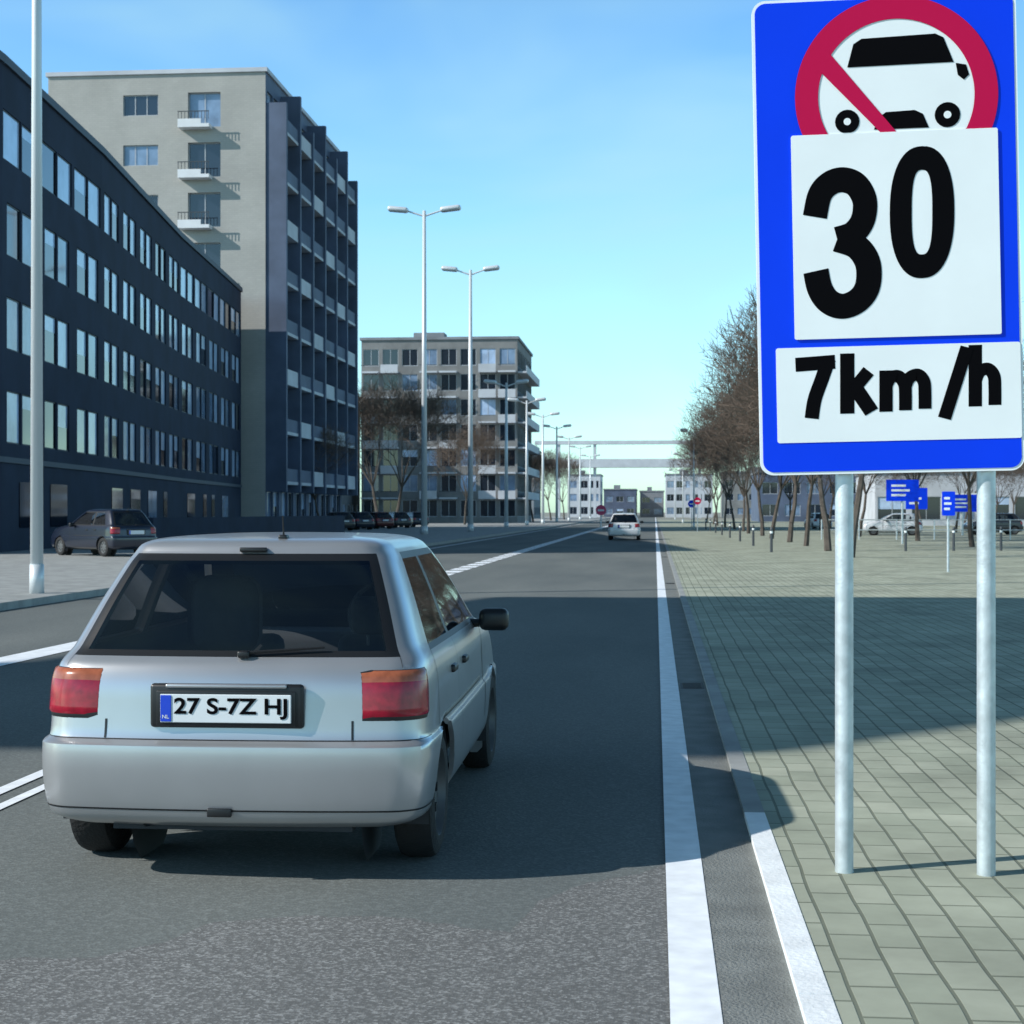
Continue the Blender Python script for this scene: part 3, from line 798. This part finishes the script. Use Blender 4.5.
# --- slab added out of view, shaped to cast the shade band on the road
EL = 33.5; AZ = math.atan2(.40, .9165)
ox, oy = 20/math.tan(R(EL))*math.cos(AZ), 20/math.tan(R(EL))*math.sin(AZ)
cn = empty('unseen_shade_slab'); m = MB()
sh = [(.5,9.9),(3,12.3),(13,21.5),(13,28.3),(-2.95,28.3),(-6.4,15.6),(-14,12.5),(-14,9.9)]
fp = [(a-ox, b-oy) for a, b in sh]
m.face([(p[0],p[1],20.3) for p in fp]); m.face([(p[0],p[1],20) for p in reversed(fp)])
for k in range(len(fp)):
    a, b = fp[k], fp[(k+1)%len(fp)]
    m.face([(a[0],a[1],20),(b[0],b[1],20),(b[0],b[1],20.3),(a[0],a[1],20.3)])
m.build('slab', [M['offwhite']], cn)
m = MB()
for p in ((-14-ox+1.2, 9.9-oy+.8),(-14-ox+1.2, 12-oy-.2),(-11-ox, 9.9-oy+.8)): m.tube((p[0],p[1],0),(p[0],p[1],20),.35,.35,12)
m.build('columns', [M['greyconc']], cn)

# ------------------------------------------------------------------ trees
def gen_tree(h=9.0, seed=1, levels=5):
    rnd = random.Random(seed); m = MB()
    def br(p, d, ln, r, lv):
        nseg = 3 if lv < 3 else 2
        q = p; dd = d.copy()
        for s in range(nseg):
            dd = (dd + Vector((rnd.uniform(-1,1), rnd.uniform(-1,1), rnd.uniform(-.3,.7)))*.16).normalized()
            e = q + dd*ln/nseg; r2 = r*(1-.16)
            m.tube(q, e, r, r2, 6 if lv < 2 else 3, 0 if lv < 3 else 1)
            if lv >= 2:
                for _ in range(3 if lv>=3 else 1):
                    a = Vector((rnd.uniform(-1,1), rnd.uniform(-1,1), rnd.uniform(-.2,1))).normalized()
                    a = (a*.8+dd*.6).normalized()
                    m.tube(e, e+a*ln*rnd.uniform(.4,.8), max(.009, r2*.5), .006, 3, 1)
            q = e; r = r2
        if lv < levels:
            nch = rnd.choice((3,3,4)) if lv > 0 else 7
            for c in range(nch):
                ang = 2*math.pi*(c+rnd.uniform(-.3,.3))/nch
                sp = rnd.uniform(.45,.85) if lv else rnd.uniform(.35,.8)
                a = dd.orthogonal().normalized(); b = dd.cross(a)
                nd = (dd*(1.0) + (a*math.cos(ang)+b*math.sin(ang))*sp*1.1 + Vector((0,0,.15))).normalized()
                br(q, nd, ln*rnd.uniform(.68,.85) if lv else h*.25*rnd.uniform(.85,1.1), r*.62, lv+1)
    br(Vector((0,0,0)), Vector((0,0,1)), h*.30, h*.018, 0)
    me = bpy.data.meshes.new('bare_tree'); me.from_pydata(m.v, [], m.f)
    me.materials.append(M['bark']); me.materials.append(M['twig'])
    me.polygons.foreach_set('material_index', m.m); me.update()
    return me
tm = [gen_tree(seed=s) for s in (1,2,3,4)]
def tree(x, y, s=1.0, k=0, z=0.03, w=.85):
    o = bpy.data.objects.new('bare_tree', tm[k % 4]); scene.collection.objects.link(o)
    o.location = (x, y, z); o.rotation_euler = (R(random.uniform(-2,2)), R(random.uniform(-2,2)), random.uniform(0, 6.28)); o.scale = (s*w, s*w, s)
for k, y in enumerate((53,62,71,80,90,101,112,125,140,156,175,195,220)):
    tree(6.2+y*.004+random.uniform(-.2,.2), y, random.uniform(.97,1.09), k, w=.85 if y < 120 else .75)
for k, y in enumerate((70,84,98,114,132,150)): tree(13+random.uniform(-1,1), y, .95, k+1)
for k, (x, y) in enumerate(((22,120),(26,138),(31,150),(20,160),(36,165),(28,172))): tree(x, y, .8, k)
for k, (x, y, s) in enumerate(((-24.5,150,1.4),(-27.5,158,1.5),(-21,176,1.1),(-27,128,.9),(-17.5,230,1.1),(-17,262,1.2),(-17,300,1.2))): tree(x, y, s, k, .12)

# ------------------------------------------------------------------ street clutter
def small_sign(name, x, y, h, w, sh, matn, r=.03, shape='rect'):
    e = empty(name, (x, y, .03)); m = MB(); m.tube((0,.03+r,0),(0,.03+r,h),r,r,8,0,True); m.build('post', [M['galv']], e)
    m = MB()
    if shape == 'rect': slab(m, rrect(-w/2,w/2,h-sh,h,.03), -.012,.0)
    else: slab(m, [(w/2*math.cos(2*math.pi*k/24), h-w/2+w/2*math.sin(2*math.pi*k/24)) for k in range(24)], -.012,.0)
    m.build('panel', [M[matn]], e)
    m = MB()
    if shape == 'rect':
        for k in range(3):
            z = h-sh*(.28+.22*k); slab(m, rrect(-w*.34,w*(.1+.12*(k%2)),z-sh*.05,z+sh*.05,.004,2), -.016,-.013)
    else: slab(m, rrect(-w*.3,w*.3,h-w*.6,h-w*.42,.01,3), -.016,-.013)
    m.build('lettering', [M['swhite']], e)
small_sign('information_sign', 7.25, 40.5, 2.0, .32, .6, 'blue')
small_sign('advertising_banner', 11.5, 76, 3.0, 1.5, 1.0, 'blue', .05)
small_sign('advertising_banner', 19.5, 104, 2.6, 2.2, 1.1, 'blue', .07)
small_sign('advertising_banner', 22.8, 122, 2.9, 3.0, 1.4, 'white', .07)
small_sign('advertising_banner', 19.5, 122, 3.3, 1.6, 1.6, 'blue', .07)
small_sign('traffic_sign', -4.65, 138, 2.1, .9, .9, 'pink', .06, 'round')
small_sign('traffic_sign', 3.2, 122, 2.6, .55, .55, 'sred', .035, 'round')
small_sign('traffic_sign', 3.4, 150, 2.6, .7, .7, 'blue', .035, 'round')
def bollard(x, y):
    e = empty('bollard', (x, y, .03)); m = MB()
    m.tube((0,0,0),(0,0,.85),.055,.05,10); m.tube((0,0,.85),(0,0,.93),.062,.03,10,0,True); m.tube((0,0,.7),(0,0,.78),.056,.056,10,1)
    m.build('post', [M['dframe'], M['swhite']], e)
for k in range(12): bollard(9.5+k*1.9, 62+k*.6)
for k in range(8): bollard(4.3, 60+k*11)
rl = empty('railing'); m = MB()
for k in range(22): m.tube((9+k*2.0,88,0),(9+k*2.0,88,1.1),.035,.035,6)
for z in (.55,1.1): m.tube((9,88,z),(51,88,z),.03,.03,6)
m.build('bars', [M['galv']], rl)
pcs = [(17,104,'wcar',80),(24,108,'dcar2',95),(31,106,'dcar',85),(14.5,140,'wcar',10)]
for x, y, c, a in pcs: make_car('parked_car', (x, y, .03), R(a), M[c])
m = MB(); m.box(-19.5,-19.2,60,98,.1,1.3); m.build('garden_wall', [M['dbrick']])

# ------------------------------------------------------------------ sun & sky
sd = bpy.data.lights.new('sun', 'SUN'); sd.energy = 5.0; sd.angle = R(.5); sd.color = (1.0, .97, .92)
so = bpy.data.objects.new('sun', sd); scene.collection.objects.link(so)
dv = Vector((math.cos(AZ)*math.cos(R(EL)), math.sin(AZ)*math.cos(R(EL)), -math.sin(R(EL))))
so.rotation_euler = dv.to_track_quat('-Z', 'Y').to_euler(); so.location = (-30,-20,60)
w = bpy.data.worlds.new('World'); scene.world = w; w.use_nodes = True
nt = w.node_tree; bg = nt.nodes['Background']; L = nt.links
sky = nt.nodes.new('ShaderNodeTexSky'); sky.sky_type = 'NISHITA'; sky.sun_disc = False
sky.sun_elevation = R(EL); sky.sun_rotation = math.atan2(-.9165, -.40); sky.air_density = 1.0; sky.dust_density = .6; sky.ozone_density = 1.5
tint = nt.nodes.new('ShaderNodeMix'); tint.data_type = 'RGBA'; tint.blend_type = 'MULTIPLY'; tint.inputs[0].default_value = 1
tint.inputs[7].default_value = (1.45, 2.15, 2.35, 1)
L.new(sky.outputs[0], tint.inputs[6])
tc = nt.nodes.new('ShaderNodeTexCoord'); mp = nt.nodes.new('ShaderNodeMapping'); mp.inputs['Scale'].default_value = (1.2, 1.2, 4.0)
mp.inputs['Rotation'].default_value = (R(12), R(22), 0)
L.new(tc.outputs['Generated'], mp.inputs['Vector'])
nz = nt.nodes.new('ShaderNodeTexNoise'); nz.inputs['Scale'].default_value = 1.9; nz.inputs['Detail'].default_value = 4; nz.inputs['Distortion'].default_value = .5
L.new(mp.outputs['Vector'], nz.inputs['Vector'])
rp = nt.nodes.new('ShaderNodeMapRange'); rp.inputs['From Min'].default_value = .43; rp.inputs['From Max'].default_value = .66; rp.inputs['To Max'].default_value = .6
L.new(nz.outputs['Fac'], rp.inputs['Value'])
sx = nt.nodes.new('ShaderNodeSeparateXYZ'); L.new(tc.outputs['Generated'], sx.inputs[0])
fr = nt.nodes.new('ShaderNodeValToRGB'); e = fr.color_ramp.elements
e[0].position = .0; e[0].color = (1,1,1,1)
e[1].position = .62; e[1].color = (.17,.19,.22,1)
a = e.new(.13); a.color = (1,.98,.98,1); a = e.new(.30); a.color = (.78,.84,.92,1); a = e.new(.42); a.color = (.34,.40,.46,1)
L.new(sx.outputs['Z'], fr.inputs['Fac'])
gm = nt.nodes.new('ShaderNodeMix'); gm.data_type = 'RGBA'; gm.blend_type = 'MULTIPLY'; gm.inputs[0].default_value = 1
L.new(tint.outputs[2], gm.inputs[6]); L.new(fr.outputs[0], gm.inputs[7])
cl = nt.nodes.new('ShaderNodeMix'); cl.data_type = 'RGBA'; cl.blend_type = 'MULTIPLY'; cl.inputs[0].default_value = 1
cl.inputs[6].default_value = (4.4, 7.4, 8.2, 1)
lift = nt.nodes.new('ShaderNodeMapRange'); lift.inputs['From Min'].default_value = .3; lift.inputs['From Max'].default_value = .6; lift.inputs['To Min'].default_value = 1; lift.inputs['To Max'].default_value = .25
L.new(sx.outputs['Z'], lift.inputs['Value']); L.new(lift.outputs[0], cl.inputs[7])
cm = nt.nodes.new('ShaderNodeMix'); cm.data_type = 'RGBA'
L.new(rp.outputs['Result'], cm.inputs[0]); L.new(gm.outputs[2], cm.inputs[6]); L.new(cl.outputs[2], cm.inputs[7])
L.new(cm.outputs[2], bg.inputs['Color']); bg.inputs['Strength'].default_value = .112

# ------------------------------------------------------------------ camera
cd = bpy.data.cameras.new('camera'); co = bpy.data.objects.new('camera', cd); scene.collection.objects.link(co)
co.location = (0, 0, 1.52); co.rotation_euler = (R(90), 0, R(5.11)); cd.lens = 56.25; cd.sensor_width = 36; cd.clip_end = 6000; cd.clip_start = .05
cd.dof.use_dof = True; cd.dof.focus_distance = 8.5; cd.dof.aperture_fstop = 8
scene.camera = co
